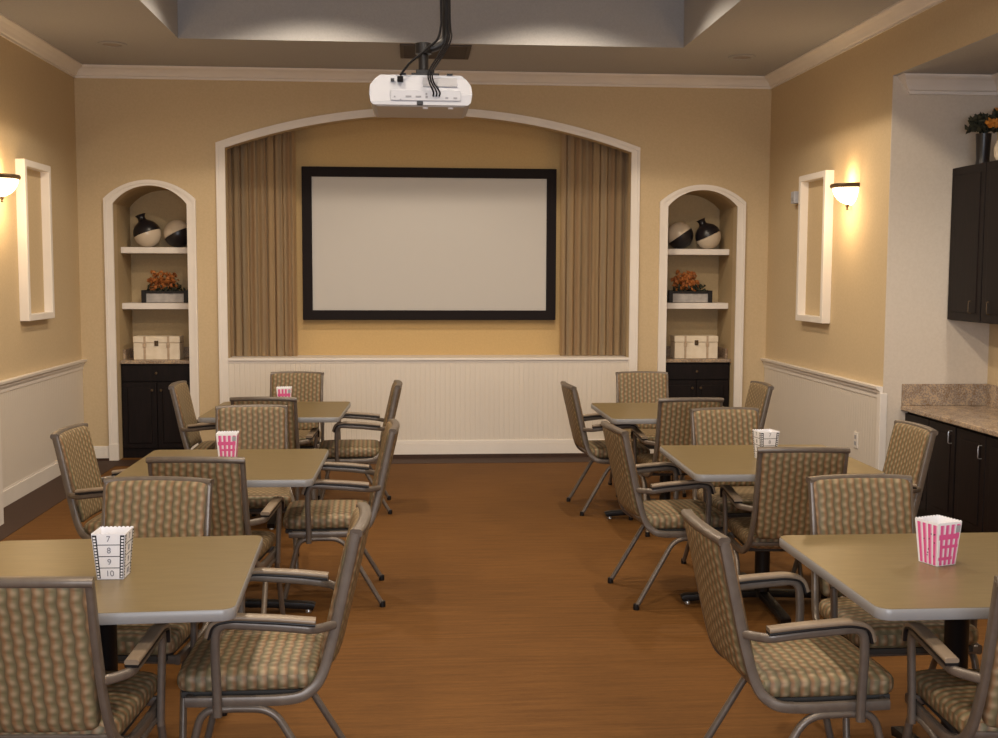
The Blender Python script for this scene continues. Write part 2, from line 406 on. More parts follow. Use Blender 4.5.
# ------------------------------------------------------------------ curtains
def curtain(name, x0, x1, label):
    bm = bmesh.new(); uvl = bm.loops.layers.uv.new('UVMap'); nx, nz = 170, 14; G = []
    rnd = random.Random(name + label); ph = [rnd.uniform(0, 6) for _ in range(4)]
    for j in range(nz + 1):
        row = []; z = .918 + (3.10 - .918) * j / nz
        for i in range(nx + 1):
            t = i / nx; x = x0 + (x1 - x0) * t
            fold = .011 * math.sin(2 * PI * t * 8.5 + ph[0] + .5 * math.sin(z * 1.3 + ph[1])) + .006 * math.sin(2 * PI * t * 19 + ph[2])
            row.append((bm.verts.new((x + .010 * math.sin(2 * PI * t * 8.5 + ph[3]), D + .215 + fold, z)), t))
        G.append(row)
    for j in range(nz):
        for i in range(nx):
            q = (G[j][i], G[j][i + 1], G[j + 1][i + 1], G[j + 1][i]); f = bm.faces.new([a[0] for a in q])
            for l, a in zip(f.loops, q): l[uvl].uv = (a[1] * (x1 - x0) * 1.6, a[0].co.z)
    bmesh.ops.solidify(bm, geom=bm.faces[:], thickness=.004)
    o = obj(name, bm, M['curtain'], None, True); return tag(o, label, 'curtain', 'curtains beside the screen')
curtain('curtain', -1.70, -1.055, 'tan striped curtain hanging left of the projection screen')
curtain('curtain', 1.375, 2.03, 'tan striped curtain hanging right of the projection screen')

# ------------------------------------------------------------------ screen
sx0, sx1, sz0, sz1, sy = -1.008, 1.334, 1.246, 2.646, D + .29
scr = empty('projection_screen', ((sx0 + sx1) / 2, sy, sz0))
tag(scr, 'wide pale projection screen with black frame on the wall inside the arch', 'screen')
def lbox(parent, name, x0, y0, z0, x1, y1, z1, mat, bev=0., smooth=False):
    p = parent.location; bm = bx(x0 - p.x, y0 - p.y, z0 - p.z, x1 - p.x, y1 - p.y, z1 - p.z, bev=bev)
    return obj(name, bm, mat, parent, smooth)
lbox(scr, 'screen_surface', sx0 + .05, sy, sz0 + .05, sx1 - .05, sy + .025, sz1 - .05, M['screen'])
bm = bmesh.new(); w = .090; X0, X1, H = sx0 - scr.location.x, sx1 - scr.location.x, sz1 - sz0
box(bm, X0, -.02, 0, X1, .068, w, bev=.006); box(bm, X0, -.02, H - w, X1, .068, H, bev=.006)
box(bm, X0, -.02, w - .01, X0 + w, .068, H - w + .01, bev=.006); box(bm, X1 - w, -.02, w - .01, X1, .068, H - w + .01, bev=.006)
obj('frame', bm, M['felt'], scr)

# ------------------------------------------------------------------ niche fittings
def leaf_cluster(bm, n, c, R, size, rnd, up=.5):
    for _ in range(n):
        a = rnd.uniform(0, 2 * PI); e = rnd.uniform(-.1, 1) ; r = rnd.uniform(.35, 1)
        p = Vector(c) + Vector((R[0] * r * math.cos(a) * math.cos(e), R[1] * r * math.sin(a) * math.cos(e), R[2] * r * math.sin(e * 1.4)))
        q = Matrix.Rotation(rnd.uniform(0, 6.28), 3, 'Z') @ Matrix.Rotation(rnd.uniform(-1.2, 1.2), 3, 'X') @ Matrix.Rotation(rnd.uniform(-.8, .8), 3, 'Y')
        s = size * rnd.uniform(.7, 1.3)
        pts = [(0, -1, 0), (.45, -.2, .18), (.25, .5, .1), (0, 1, -.1), (-.25, .5, .1), (-.45, -.2, .18)]
        mid = [bm.verts.new(p + q @ (Vector(k) * s)) for k in pts]; ctr = bm.verts.new(p + q @ Vector((0, 0, -.02)) )
        for i in range(6): bm.faces.new((mid[i], mid[(i + 1) % 6], ctr))
def ball_vase(name, loc, r, tilt_axis, ang, label, group):
    loc = (loc[0], loc[1], loc[2] + .001)
    root = empty(name, loc); tag(root, label, 'vase', group)
    Mx = Matrix.Translation((0, 0, r * 1.006)) @ Matrix.Rotation(ang, 4, Vector(tilt_axis))
    neck = .15
    low = [(0.0001, -r)] + [(r * math.cos(t), r * math.sin(t)) for t in [math.radians(-80 + 8 * k) for k in range(11)]]
    bm = bmesh.new(); lathe(bm, low, 32, M4=Mx); obj('lower_half', bm, M['creamglaze'], root, True)
    hi = [(r * math.cos(t) * 1.004, r * math.sin(t)) for t in [math.radians(2 + 8 * k) for k in range(9)]]
    hi += [(r * .30, r * .965), (r * .22, r * .99), (.0001, r * .985)] if ang > 1.5 else [(r * .30, r * 1.02), (r * .27, r * 1.22), (r * .34, r * 1.38), (r * .40, r * 1.44), (r * .30, r * 1.42), (r * .22, r * 1.2), (0.0001, r * 1.15)]
    bm = bmesh.new(); lathe(bm, hi, 32, M4=Mx); obj('upper_half', bm, M['darkglaze'], root, True)
    return root
def drawer_front(parent, name, x0, x1, z0, z1, y, knobs, t=.018):
    """raised-panel front facing -Y, in the parent's local frame"""
    bm = bmesh.new(); box(bm, x0, y - t, z0, x1, y, z1, bev=.003)
    g = .045
    if z1 - z0 > .2:
        box(bm, x0 + g, y - t - .006, z0 + g, x1 - g, y - t + .002, z1 - g, bev=.006)
    o = obj(name, bm, M['darkwood'], parent)
    for kx, kz in knobs:
        b = bmesh.new(); lathe(b, [(.0001, .026), (.011, .024), (.013, .016), (.006, .008), (.005, 0), (.0001, 0)], 14, M4=Matrix.Translation((kx, y - t, kz)) @ Matrix.Rotation(PI / 2, 4, 'X'))
        obj('knob', b, M['bronze'], o, True)
    return o
def niche_fit(a, side, sg, zc):
    x0, x1 = a[0], a[1]; cx = (x0 + x1) / 2
    # base cabinet
    c = empty('base_cabinet', (cx, D + .10, 0)); tag(c, 'dark wood base cabinet built into the %s arched niche' % side, 'cabinet', 'cabinets in the arched niches')
    hw = (x1 - x0) / 2 - .004
    obj('body', bx(-hw, .03, .0, hw, .49, zc - .031), M['darkwood'], c)
    drawer_front(c, 'drawer', -hw + .01, hw - .01, zc - .19, zc - .045, .03, [(0, zc - .115)])
    drawer_front(c, 'door', -hw + .01, -.003, .09, zc - .20, .03, [(-.04, zc - .27)])
    drawer_front(c, 'door', .003, hw - .01, .09, zc - .20, .03, [(.04, zc - .27)])
    g = empty('granite_countertop', (cx, D + .09, zc - .03)); tag(g, 'speckled brown granite top with low upstand in the %s arched niche' % side, 'countertop', 'granite tops in the niches')
    obj('slab', bx(-hw, .0, 0, hw, .505, .03, bev=.004), M['granite'], g)
    bm = bmesh.new(); box(bm, -hw, .485, .03, hw, .505, .12); box(bm, -hw, .12, .03, -hw + .02, .485, .12); box(bm, hw - .02, .12, .03, hw, .485, .12)
    obj('upstand', bm, M['granite'], g)
    zs = ((1.905, 'upper'), (1.40, 'lower')) if side == 'left' else ((1.915, 'upper'), (1.41, 'lower'))
    for z, nm in zs:
        s = obj('shelf', bx(x0 + .001, D + .225, z - .055, x1 - .001, D + .599, z, bev=.003), M['white']); tag(s, 'thick white %s shelf in the %s arched niche' % (nm, side), 'shelf', 'white niche shelves')
    zt, zm = zs[0][0], zs[1][0]
    gl = 'two-tone ball vases on the niche shelves'
    if side == 'left':
        ball_vase('ball_vase', (-2.425, D + .40, zt), .125, (.1, 1, 0), math.radians(-20), 'round vase standing with black neck up and cream base, upper shelf of left niche', gl)
        ball_vase('ball_vase', (-2.155, D + .42, zt), .128, (.15, 1, 0), math.radians(153), 'round vase lying with cream end up and black half down, upper shelf of left niche', gl)
    else:
        ball_vase('ball_vase', (2.800, D + .38, zt), .122, (.1, 1, 0), math.radians(-25) , 'round vase standing with black neck up and cream base, upper shelf of right niche', gl)
        ball_vase('ball_vase', (2.535, D + .42, zt), .128, (.15, 1, 0), math.radians(145), 'round vase lying with cream end up and black half down, upper shelf of right niche', gl)
    # planter
    px = -2.262 if side == 'left' else 2.625
    p = empty('planter', (px, D + .40, zm + .0006)); tag(p, 'rectangular black framed planter of rust leaves on lower shelf of %s niche' % side, 'planter', 'planters in the niches')
    hw2 = .190; bm = bmesh.new()
    for sx in (-1, 1): box(bm, sx * hw2 - .02, -.09, 0, sx * hw2 + .02, .09, .115, bev=.003)
    box(bm, -hw2, -.085, .088, hw2, .085, .108); obj('rack', bm, M['black'], p)
    obj('trough', bx(-hw2 + .02, -.075, .002, hw2 - .02, .075, .086, bev=.004), M['stonegrey'], p)
    rnd = random.Random(3 + sg); bm = bmesh.new(); leaf_cluster(bm, 90, (0, 0, .10), (.21, .08, .07), .024, rnd); obj('dark_foliage', bm, M['darkleaf'], p)
    bm = bmesh.new(); leaf_cluster(bm, 170, (-.03, 0, .135), (.155, .07, .17), .026, rnd); obj('rust_foliage', bm, M['rustleaf'], p)
    # chest
    qx = -2.316 if side == 'left' else 2.655
    t = empty('trunk_box', (qx, D + .27, zc + .001)); tag(t, 'small cream trunk box with two straps and a clasp, on granite in %s niche' % side, 'box', 'cream trunk boxes in the niches')
    obj('body', bx(-.205, -.09, 0, .205, .09, .150, bev=.004), M['cream'], t)
    obj('lid', bx(-.209, -.094, .152, .209, .094, .212, bev=.008), M['cream'], t)
    for sx in (-1, 1):
        bm = bmesh.new(); x = sx * .105; box(bm, x - .010, -.0945, .0, x + .010, -.089, .212); box(bm, x - .016, -.099, .110, x + .016, -.093, .150, bev=.003); obj('strap', bm, noisyb, t)
    bm = bmesh.new(); box(bm, -.018, -.099, .125, .018, -.093, .172, bev=.003); lathe(bm, [(.0001, .012), (.010, .010), (.010, 0), (.0001, 0)], 12, M4=Matrix.Translation((0, -.099, .14)) @ Matrix.Rotation(PI / 2, 4, 'X')); obj('clasp', bm, M['bronze'], t)
noisyb = noisy('faded_leather', (.42, .31, .21), (.50, .38, .27), 30, .7)
niche_fit(NL_, 'left', 0, .888); niche_fit(NR_, 'right', 1, .890)

# ------------------------------------------------------------------ side wall frames, sconces, small fittings
def shadow_box(x, sgn, y0, y1, z0, z1, label):
    r = empty('picture_frame', (x, (y0 + y1) / 2, z0)); tag(r, label, 'frame', 'white wall frames')
    h = (y1 - y0) / 2; H = z1 - z0; w, d = .05, .07
    bm = bmesh.new()
    def b(ya, yb, za, zb): box(bm, min(0, sgn * d) , ya, za, max(0, sgn * d), yb, zb, bev=.004)
    b(-h, -h + w, 0, H); b(h - w, h, 0, H); b(-h + w - .004, h - w + .004, 0, w); b(-h + w - .004, h - w + .004, H - w, H)
    obj('moulding', bm, M['white'], r)
    obj('back_panel', bx(min(0, sgn * .004), -h + w - .004, w - .004, max(0, sgn * .004), h - w + .004, H - w + .004), M['wall'], r)
shadow_box(XL, 1, 8.80, 9.42, 1.312, 2.515, 'tall narrow white frame on the left wall beside the niche corner')
shadow_box(XR, -1, 8.74, 9.36, 1.30, 2.49, 'tall narrow white frame on the right wall beside the lit sconce')

def sconce(x, sgn, y, z, label):
    r = empty('wall_sconce', (x, y, z)); tag(r, label, 'wall lamp', 'half-bowl wall sconces'); R = .142
    S = Matrix.Diagonal((sgn, 1, 1, 1)); arc = (-PI / 2, PI / 2)
    bm = bmesh.new(); prof = [(R * .98, 0)] + [(R * .98 * math.cos(t) ** 1.05, -.135 * math.sin(t)) for t in [math.radians(8 * k) for k in range(1, 11)]] + [(.012, -.138)]
    lathe(bm, prof, 28, arc, S); bmesh.ops.solidify(bm, geom=bm.faces[:], thickness=.004); obj('glass_bowl', bm, M['lampglass'], r, True)
    bm = bmesh.new(); lathe(bm, [(R - .002, -.012), (R + .012, -.008), (R + .016, .008), (R + .010, .020), (R - .002, .020), (R - .002, -.012)], 28, arc, S)
    box(bm, min(0, sgn * .012), -R - .01, -.01, max(0, sgn * .012), R + .01, .018); obj('rim', bm, M['bronze'], r, True)
    bm = bmesh.new(); lathe(bm, [(.0001, -.128), (.018, -.134), (.012, -.148), (.005, -.158), (.010, -.168), (.0001, -.176)], 16, M4=Matrix.Translation((sgn * .03, 0, 0))); obj('finial', bm, M['bronze'], r, True)
    l = bpy.data.lights.new('sconce_bulb', 'POINT'); l.energy = 2.6; l.color = (1, .68, .36); l.shadow_soft_size = .04
    lo = bpy.data.objects.new('sconce_bulb', l); col.objects.link(lo); lo.location = (x + sgn * .09, y, z + .05)
    l2 = bpy.data.lights.new('sconce_glow', 'POINT'); l2.energy = 8; l2.color = (1, .70, .38); l2.shadow_soft_size = .06
    lo2 = bpy.data.objects.new('sconce_glow', l2); col.objects.link(lo2); lo2.location = (x + sgn * .22, y, z - .20)
sconce(XL, 1, 8.42, 2.345, 'lit half-bowl sconce with bronze rim on the left wall')
sconce(XR, -1, 8.38, 2.335, 'lit half-bowl sconce with bronze rim on the right wall')

t = empty('thermostat', (XR, 9.55, 2.28)); tag(t, 'small white wall sensor just beyond the frame on the right wall', 'sensor')
obj('housing', bx(-.055, -.045, 0, .004, .045, .10, bev=.003), M['plastic'], t); obj('grille', bx(-.058, -.03, .02, -.054, .03, .05), M['plasticgrey'], t)
t = empty('wall_outlet', (XR - .006, 8.13, .41)); tag(t, 'white power outlet plate low on the right beadboard wall', 'outlet')
obj('plate', bx(-.008, -.037, 0, 0, .037, .118, bev=.003), M['white'], t)
bm = bmesh.new()
for z in (.035, .083): box(bm, -.0105, -.017, z - .014, -.007, .017, z + .014, bev=.003)
obj('socket', bm, M['plasticgrey'], t)

def downlight(x, y, label):
    r = empty('ceiling_downlight', (x, y, ZC)); tag(r, label, 'ceiling light', 'small recessed spots by the back wall')
    bm = bmesh.new(); lathe(bm, [(.075, -.001), (.110, -.001), (.112, -.006), (.075, -.010), (.075, -.001)], 32); obj('trim_ring', bm, M['ceil'], r, True)
    bm = bmesh.new(); lathe(bm, [(.0001, -.0015), (.075, -.0015), (.075, -.005), (.0001, -.005)], 24); obj('baffle', bm, M['vent'] if False else baf, r, True)
baf = new_mat('unlit_lamp_baffle', (.30, .26, .23), .6)
downlight(-2.34, 9.34, 'unlit recessed ceiling downlight above the left niche'); downlight(2.70, 9.40, 'unlit recessed ceiling downlight above the right niche')
v = empty('ceiling_vent', (.185, 9.39, ZC)); tag(v, 'dark rectangular ceiling vent behind the projector pole', 'vent')
bm = bmesh.new()
for a in ((-.28, -.28, .28, -.25), (-.28, .25, .28, .28), (-.28, -.25, -.25, .25), (.25, -.25, .28, .25)): box(bm, a[0], a[1], -.012, a[2], a[3], 0)
obj('frame', bm, M['vent'], v)
bm = bmesh.new()
for k in range(16):
    y = -.235 + k * .0313; prism(bm, [(y, -.001), (y + .004, -.001), (y + .024, -.011), (y + .020, -.011)], 0, -.25, .25)
obj('slats', bm, M['vent'], v); obj('backing', bx(-.25, -.25, -.0015, .25, .25, -.0005), M['black'], v)

# ------------------------------------------------------------------ projector on its pole
pj = empty('projector', (.037, 5.0, 2.405)); tag(pj, 'white video projector hanging under the dark ceiling pole', 'projector')
W = .215
sil = [(-W + .012, 0), (-W, .012), (-W - .006, .045), (-W - .002, .085), (-W + .018, .112), (-W + .042, .130), (W - .042, .130), (W - .018, .112), (W + .002, .085), (W + .006, .045), (W, .012), (W - .012, 0)]
bm = bmesh.new(); vf = [bm.verts.new((x, .002 + (.016 if z > .07 else 0) + (.010 if z > .10 else 0), z)) for x, z in sil]; vb = [bm.verts.new((x * .985, .41, z)) for x, z in sil]
bm.faces.new(vf); bm.faces.new(vb[::-1])
for i in range(len(sil)): bm.faces.new((vf[i], vb[i], vb[(i + 1) % len(sil)], vf[(i + 1) % len(sil)]))
obj('casing', bm, M['plastic'], pj)
obj('bottom_plate', bx(-W + .025, .025, -.004, W - .025, .39, .002, bev=.001), M['plasticunder'], pj)
obj('rear_panel', bx(-W * .60, -.004, .018, W * .80, .02, .062, bev=.002), M['plastic'], pj)
bm = bmesh.new(); prism(bm, [(.006, .080), (.022, .080), (.030, .118), (.020, .118)], 0, .01, .155)
obj('vent_grille', bm, M['plasticgrey'], pj)
bm = bmesh.new()
for x0, x1, z0, z1 in ((-.115, -.108, .030, .036), (-.09, -.083, .020, .024), (-.065, -.040, .031, .038), (-.022, .002, .031, .038), (.020, .030, .028, .038), (.020, .028, .042, .050), (.050, .057, .033, .042), (.063, .070, .033, .042), (.076, .083, .033, .042), (.105, .118, .027, .033), (.140, .156, .027, .033)):
    box(bm, x0, -.006, z0, x1, -.003, z1)
obj('port', bm, M['greyink'], pj)
bm = bmesh.new(); box(bm, -.128, .006, .100, -.113, .02, .112); obj('power_switch', bm, M['ink'], pj)
bm = bmesh.new(); box(bm, -.100, -.018, .097, -.075, .018, .118, bev=.003); obj('power_plug', bm, M['cable'], pj)
bm = bmesh.new(); box(bm, -.017, -.004, .0, .010, .02, .016, bev=.002); obj('latch', bm, M['ink'], pj)
bm = bmesh.new()
for x, y in ((.02, .05), (.13, .05)): lathe(bm, [(.0001, -.010), (.012, -.010), (.012, 0), (.0001, 0)], 14, M4=Matrix.Translation((x, y, 0)))
obj('foot', bm, M['paper'], pj)
mt = empty('projector_mount', (.062, 5.12, 2.5365)); tag(mt, 'black ceiling pole and bracket that carry the projector', 'mount')
bm = bmesh.new(); box(bm, -.065, -.07, .0, .055, .07, .012, bev=.002); box(bm, -.045, -.05, .012, .035, .05, .030, bev=.003)
for a in (-1, 1): box(bm, a * .10 - .012, -.10, .0, a * .10 + .012, .10, .006); 
box(bm, -.11, -.012, .001, .11, .012, .009)
obj('bracket', bm, M['black'], mt)
bm = bmesh.new(); lathe(bm, [(.0001, .03), (.022, .03), (.022, .10), (.036, .105), (.036, .15), (.0001, .155)], 20, M4=Matrix.Translation((-.012, 0, 0))); obj('ball_joint', bm, M['black'], mt, True)
bm = bmesh.new(); tube(bm, round_path([(-.012, 0, .13), (.03, 0, .13), (.088, 0, .16), (.088, 0, TZ - 2.54)], .05, 8), circ(.0185, 14), up=(0, 1, 0)); obj('pole', bm, M['black'], mt, True)
bm = bmesh.new(); lathe(bm, [(.0001, TZ - 2.54 - .02), (.08, TZ - 2.54 - .02), (.08, TZ - 2.54), (.0001, TZ - 2.54)], 24, M4=Matrix.Translation((.088, 0, 0))); obj('ceiling_plate', bm, M['black'], mt, True)
def cable(pts, r, label, mat=M['cable']):
    bm = bmesh.new(); tube(bm, smooth_path(pts, 8), circ(r, 8), up=(0, 1, .01)); o = obj('cable', bm, mat, None, True); return tag(o, label, 'cable', 'cables of the projector')
cable([(.124, 5.095, TZ - .024), (.124, 5.095, 3.3), (.126, 5.085, 2.85), (.126, 5.078, 2.76), (.110, 5.06, 2.695), (.07, 5.045, 2.655), (.035, 5.02, 2.62), (-.01, 5.0, 2.58), (-.051, 4.995, 2.527)], .005, 'black power cable sloping from the pole to the plug on the left')
for k, x in enumerate((.053, .067, .080)):
    cable([(.140 + k * .010, 5.088 - k * .003, TZ - .024), (.142 + k * .010, 5.088 - k * .003, 3.3), (.145 + k * .010, 5.085 - k * .004, 2.80), (.150 + k * .010, 5.065 - k * .004, 2.70), (.112 + k * .010, 5.035, 2.62), (.072 + k * .009, 4.975, 2.545), (.072 + k * .009, 4.965, 2.50), (.037 + x, 4.972, 2.458), (.037 + x, 4.991, 2.443)], .0035,
          ('%s of the three thin black cables fanning down to the projector ports') % ('leftmost', 'middle', 'rightmost')[k])

# ------------------------------------------------------------------ serving alcove at the right
def fy(parent, name, x, y0, y1, z0, z1, hpos, hz, t=.020, mat='chrome'):
    """front facing -X at local x; bar handle at (hpos,hz)"""
    bm = bmesh.new(); box(bm, x - t, y0, z0, x, y1, z1, bev=.003); g = .055
    if z1 - z0 > .22:
        box(bm, x - t - .005, y0 + g, z0 + g, x - t + .002, y1 - g, z1 - g, bev=.005)
    o = obj(name, bm, M['darkwood'], parent)
    if hpos is not None:
        b = bmesh.new(); tube(b, round_path([(x - t, hpos, hz - .040), (x - t - .024, hpos, hz - .040), (x - t - .024, hpos, hz + .040), (x - t, hpos, hz + .040)], .010, 3), circ(.0028, 8), up=(0, 1, .01))
        obj('handle', b, M[mat], o, True)
    return o
XB, ZB = 3.44, .745
edges = [YA - .01, 6.93, 6.17, 5.41, 4.67]
names_b = ['dark wood base cabinet under the granite counter, farthest, in the corner', 'dark wood base cabinet under the granite counter, second from the corner', 'dark wood base cabinet under the granite counter, third from the corner', 'dark wood base cabinet under the granite counter, nearest the camera']
for i in range(4):
    y1, y0 = edges[i] - .003, edges[i + 1] + .003; c = empty('base_cabinet', (XB, (y0 + y1) / 2, 0)); h = (y1 - y0) / 2
    tag(c, names_b[i], 'cabinet', 'base cabinets in the serving alcove')
    bm = bmesh.new(); box(bm, .0, -h, .09, XA - XB - .002, h, ZB - .001); box(bm, .05, -h, 0, XA - XB - .002, h, .09); obj('body', bm, M['darkwood'], c)
    fy(c, 'door', 0, .004, h - .006, .11, ZB - .02, .045, .62)
    fy(c, 'door', 0, -h + .006, -.004, .11, ZB - .02, -h + .05, .655)
ct = empty('granite_countertop', (3.389, 5.9, ZB)); tag(ct, 'long speckled brown granite counter with upstand in the serving alcove', 'countertop')
obj('slab', bx(0, -1.25, 0, XA - 3.389 - .001, YA - 5.9 - .008, .032, bev=.006), M['granite'], ct)
bm = bmesh.new(); box(bm, .005, YA - 5.9 - .03, .032, XA - 3.389 - .001, YA - 5.9 - .008, .182, bev=.002); box(bm, XA - 3.389 - .022, -1.25, .032, XA - 3.389 - .001, YA - 5.9 - .03, .182, bev=.002); obj('upstand', bm, M['granite'], ct)
XU = 3.718
ue = [YA - .01, 7.22, 6.74, 6.26]
lab_u = ['tall dark wood wall cabinet hung over the counter, farthest, against the end wall', 'tall dark wood wall cabinet hung over the counter, at the right edge of the photo', 'tall dark wood wall cabinet hung over the counter, nearest the camera']
for i in range(3):
    y1, y0 = ue[i] - .002, ue[i + 1] + .002; c = empty('wall_cabinet', (XU, (y0 + y1) / 2, 1.372)); h = (y1 - y0) / 2
    tag(c, lab_u[i], 'cabinet', 'wall cabinets in the serving alcove')
    obj('body', bx(0, -h, 0, XA - XU - .002, h, 1.043), M['darkwood'], c)
    fy(c, 'door', 0, -h + .003, h - .003, .004, 1.039, -h + .12 if i % 2 == 0 else h - .12, .10, mat='bronze')
u = empty('vase', (3.775, 7.42, 2.4165)); tag(u, 'tall black vase of dark foliage and orange flowers on the wall cabinets', 'vase')
bm = bmesh.new(); lathe(bm, [(.0001, 0), (.046, 0), (.042, .03), (.045, .12), (.050, .20), (.040, .20), (.036, .05), (.0001, .04)], 24); obj('body', bm, M['darkglaze'], u, True)
rnd = random.Random(11); bm = bmesh.new(); leaf_cluster(bm, 380, (.05, -.02, .235), (.165, .13, .10), .030, rnd); obj('foliage', bm, M['darkleaf'], u)
bm = bmesh.new()
for c_ in ((-.028, -.155, .238), (.16, -.11, .33), (.10, .02, .33)): leaf_cluster(bm, 34, c_, (.036, .036, .040), .022, rnd)
obj('flower', bm, M['orangeflower'], u)
jr = empty('jar', (3.79, 7.14, 2.4165)); tag(jr, 'cream jar beside the black vase on the wall cabinets', 'jar')
bm = bmesh.new(); lathe(bm, [(.0001, 0), (.06, 0), (.075, .03), (.078, .08), (.062, .125), (.050, .13), (.0001, .13)], 24); obj('body', bm, M['cream'], jr, True)
bm = bmesh.new(); lathe(bm, [(.052, .128), (.054, .138), (.03, .152), (.010, .158), (.012, .17), (.0001, .175)], 24); obj('lid', bm, M['cream'], jr, True)

# ------------------------------------------------------------------ table
def make_table():
    root = empty('dining_table'); S = .457
    bm = bmesh.new(); prism(bm, rrect(2 * S - .006, 2 * S - .006, .040, 6), 2, .718, .7505); obj('tabletop', bm, M['tabletop'], root)
    bm = bmesh.new(); n = 8
    prof = [(0, .7496), (.0025, .7496), (.0050, .745), (.0055, .733), (.0050, .722), (.0025, .7165), (0, .7165)]
    rings = []
    for d, z in prof: rings.append([bm.verts.new((x, y, z)) for x, y in rrect(2 * S - .010 + 2 * d, 2 * S - .010 + 2 * d, .038 + d, n)])
    for i in range(len(rings) - 1):
        m = len(rings[i])
        for k in range(m): bm.faces.new((rings[i][k], rings[i][(k + 1) % m], rings[i + 1][(k + 1) % m], rings[i + 1][k]))
    m = len(rings[0])
    for k in range(m): bm.faces.new((rings[0][k], rings[-1][k], rings[-1][(k + 1) % m], rings[0][(k + 1) % m]))
    obj('edge_band', bm, M['edge'], root, True)
    bm = bmesh.new(); box(bm, -.16, -.16, .708, .16, .16, .717); box(bm, -.25, -.02, .700, .25, .02, .709); box(bm, -.02, -.25, .700, .02, .25, .709)
    obj('top_bracket', bm, M['black'], root)
    bm = bmesh.new(); lathe(bm, [(.0001, .04), (.046, .04), (.038, .07), (.038, .68), (.055, .702), (.0001, .702)], 24); obj('column', bm, M['black'], root, True)
    for k in range(4):
        a = k * PI / 2; R4 = Matrix.Rotation(a, 4, 'Z'); bm = bmesh.new()
        tube(bm, [(.0, 0, .052), (.20, 0, .046), (.40, 0, .034), (.415, 0, .028)], rrect(.050, .034, .006, 2), up=(0, 1, 0)); bmesh.ops.transform(bm, matrix=R4, verts=bm.verts[:])
        f = obj('base_foot', bm, M['black'], root, True)
        bm = bmesh.new(); lathe(bm, [(.0001, 0), (.014, 0), (.014, .012), (.008, .02), (.0001, .02)], 12, M4=R4 @ Matrix.Translation((.385, 0, 0))); obj('glide', bm, M['chrome'], f, True)
    return root
tb = make_table(); index_kids()
TBL = [(-.972, 3.608, 2.3, 'tan square table nearest the camera on the left side'), (-.907, 5.638, -.5, 'tan square table in the middle of the left row'), (-.918, 7.885, -1.6, 'tan square table farthest from the camera in the left row'),
       (1.761, 3.512, 0., 'tan square table nearest the camera on the right side'), (1.787, 5.653, -1.2, 'tan square table in the middle of the right row'), (1.738, 7.707, .3, 'tan square table farthest from the camera in the right row')]
for i, (x, y, r, lab) in enumerate(TBL):
    o = tb if i == 0 else copy_tree(tb); o.location = (x, y, 0); o.rotation_euler = (0, 0, math.radians(r)); tag(o, lab, 'table', 'square pedestal tables')

# ------------------------------------------------------------------ chair
def cushion(bm, nu, nv, fn, uvl, uvf):
    """fn(u,v,side) -> Vector for u,v in [-1,1]; front and back sheets joined at the rim"""
    us = [math.sin(PI / 2 * (-1 + 2 * i / nu)) for i in range(nu + 1)]; vs = [math.sin(PI / 2 * (-1 + 2 * j / nv)) for j in range(nv + 1)]
    G = {}
    for s in (0, 1):
        for i, u in enumerate(us):
            for j, v in enumerate(vs):
                rim = i in (0, nu) or j in (0, nv)
                if s and rim: G[s, i, j] = G[0, i, j]
                else: G[s, i, j] = bm.verts.new(fn(u, v, s))
    for s in (0, 1):
        for i in range(nu):
            for j in range(nv):
                q = [G[s, i, j], G[s, i + 1, j], G[s, i + 1, j + 1], G[s, i, j + 1]]
                if s: q = q[::-1]
                f = bm.faces.new(q)
                f.normal_update()
                for l in f.loops: l[uvl].uv = uvf(l.vert.co, f.normal)
def shrink(t, h, r):
    d = abs(t) * h - (h - r)
    return 0. if d <= 0 else r - math.sqrt(max(0, r * r - d * d))
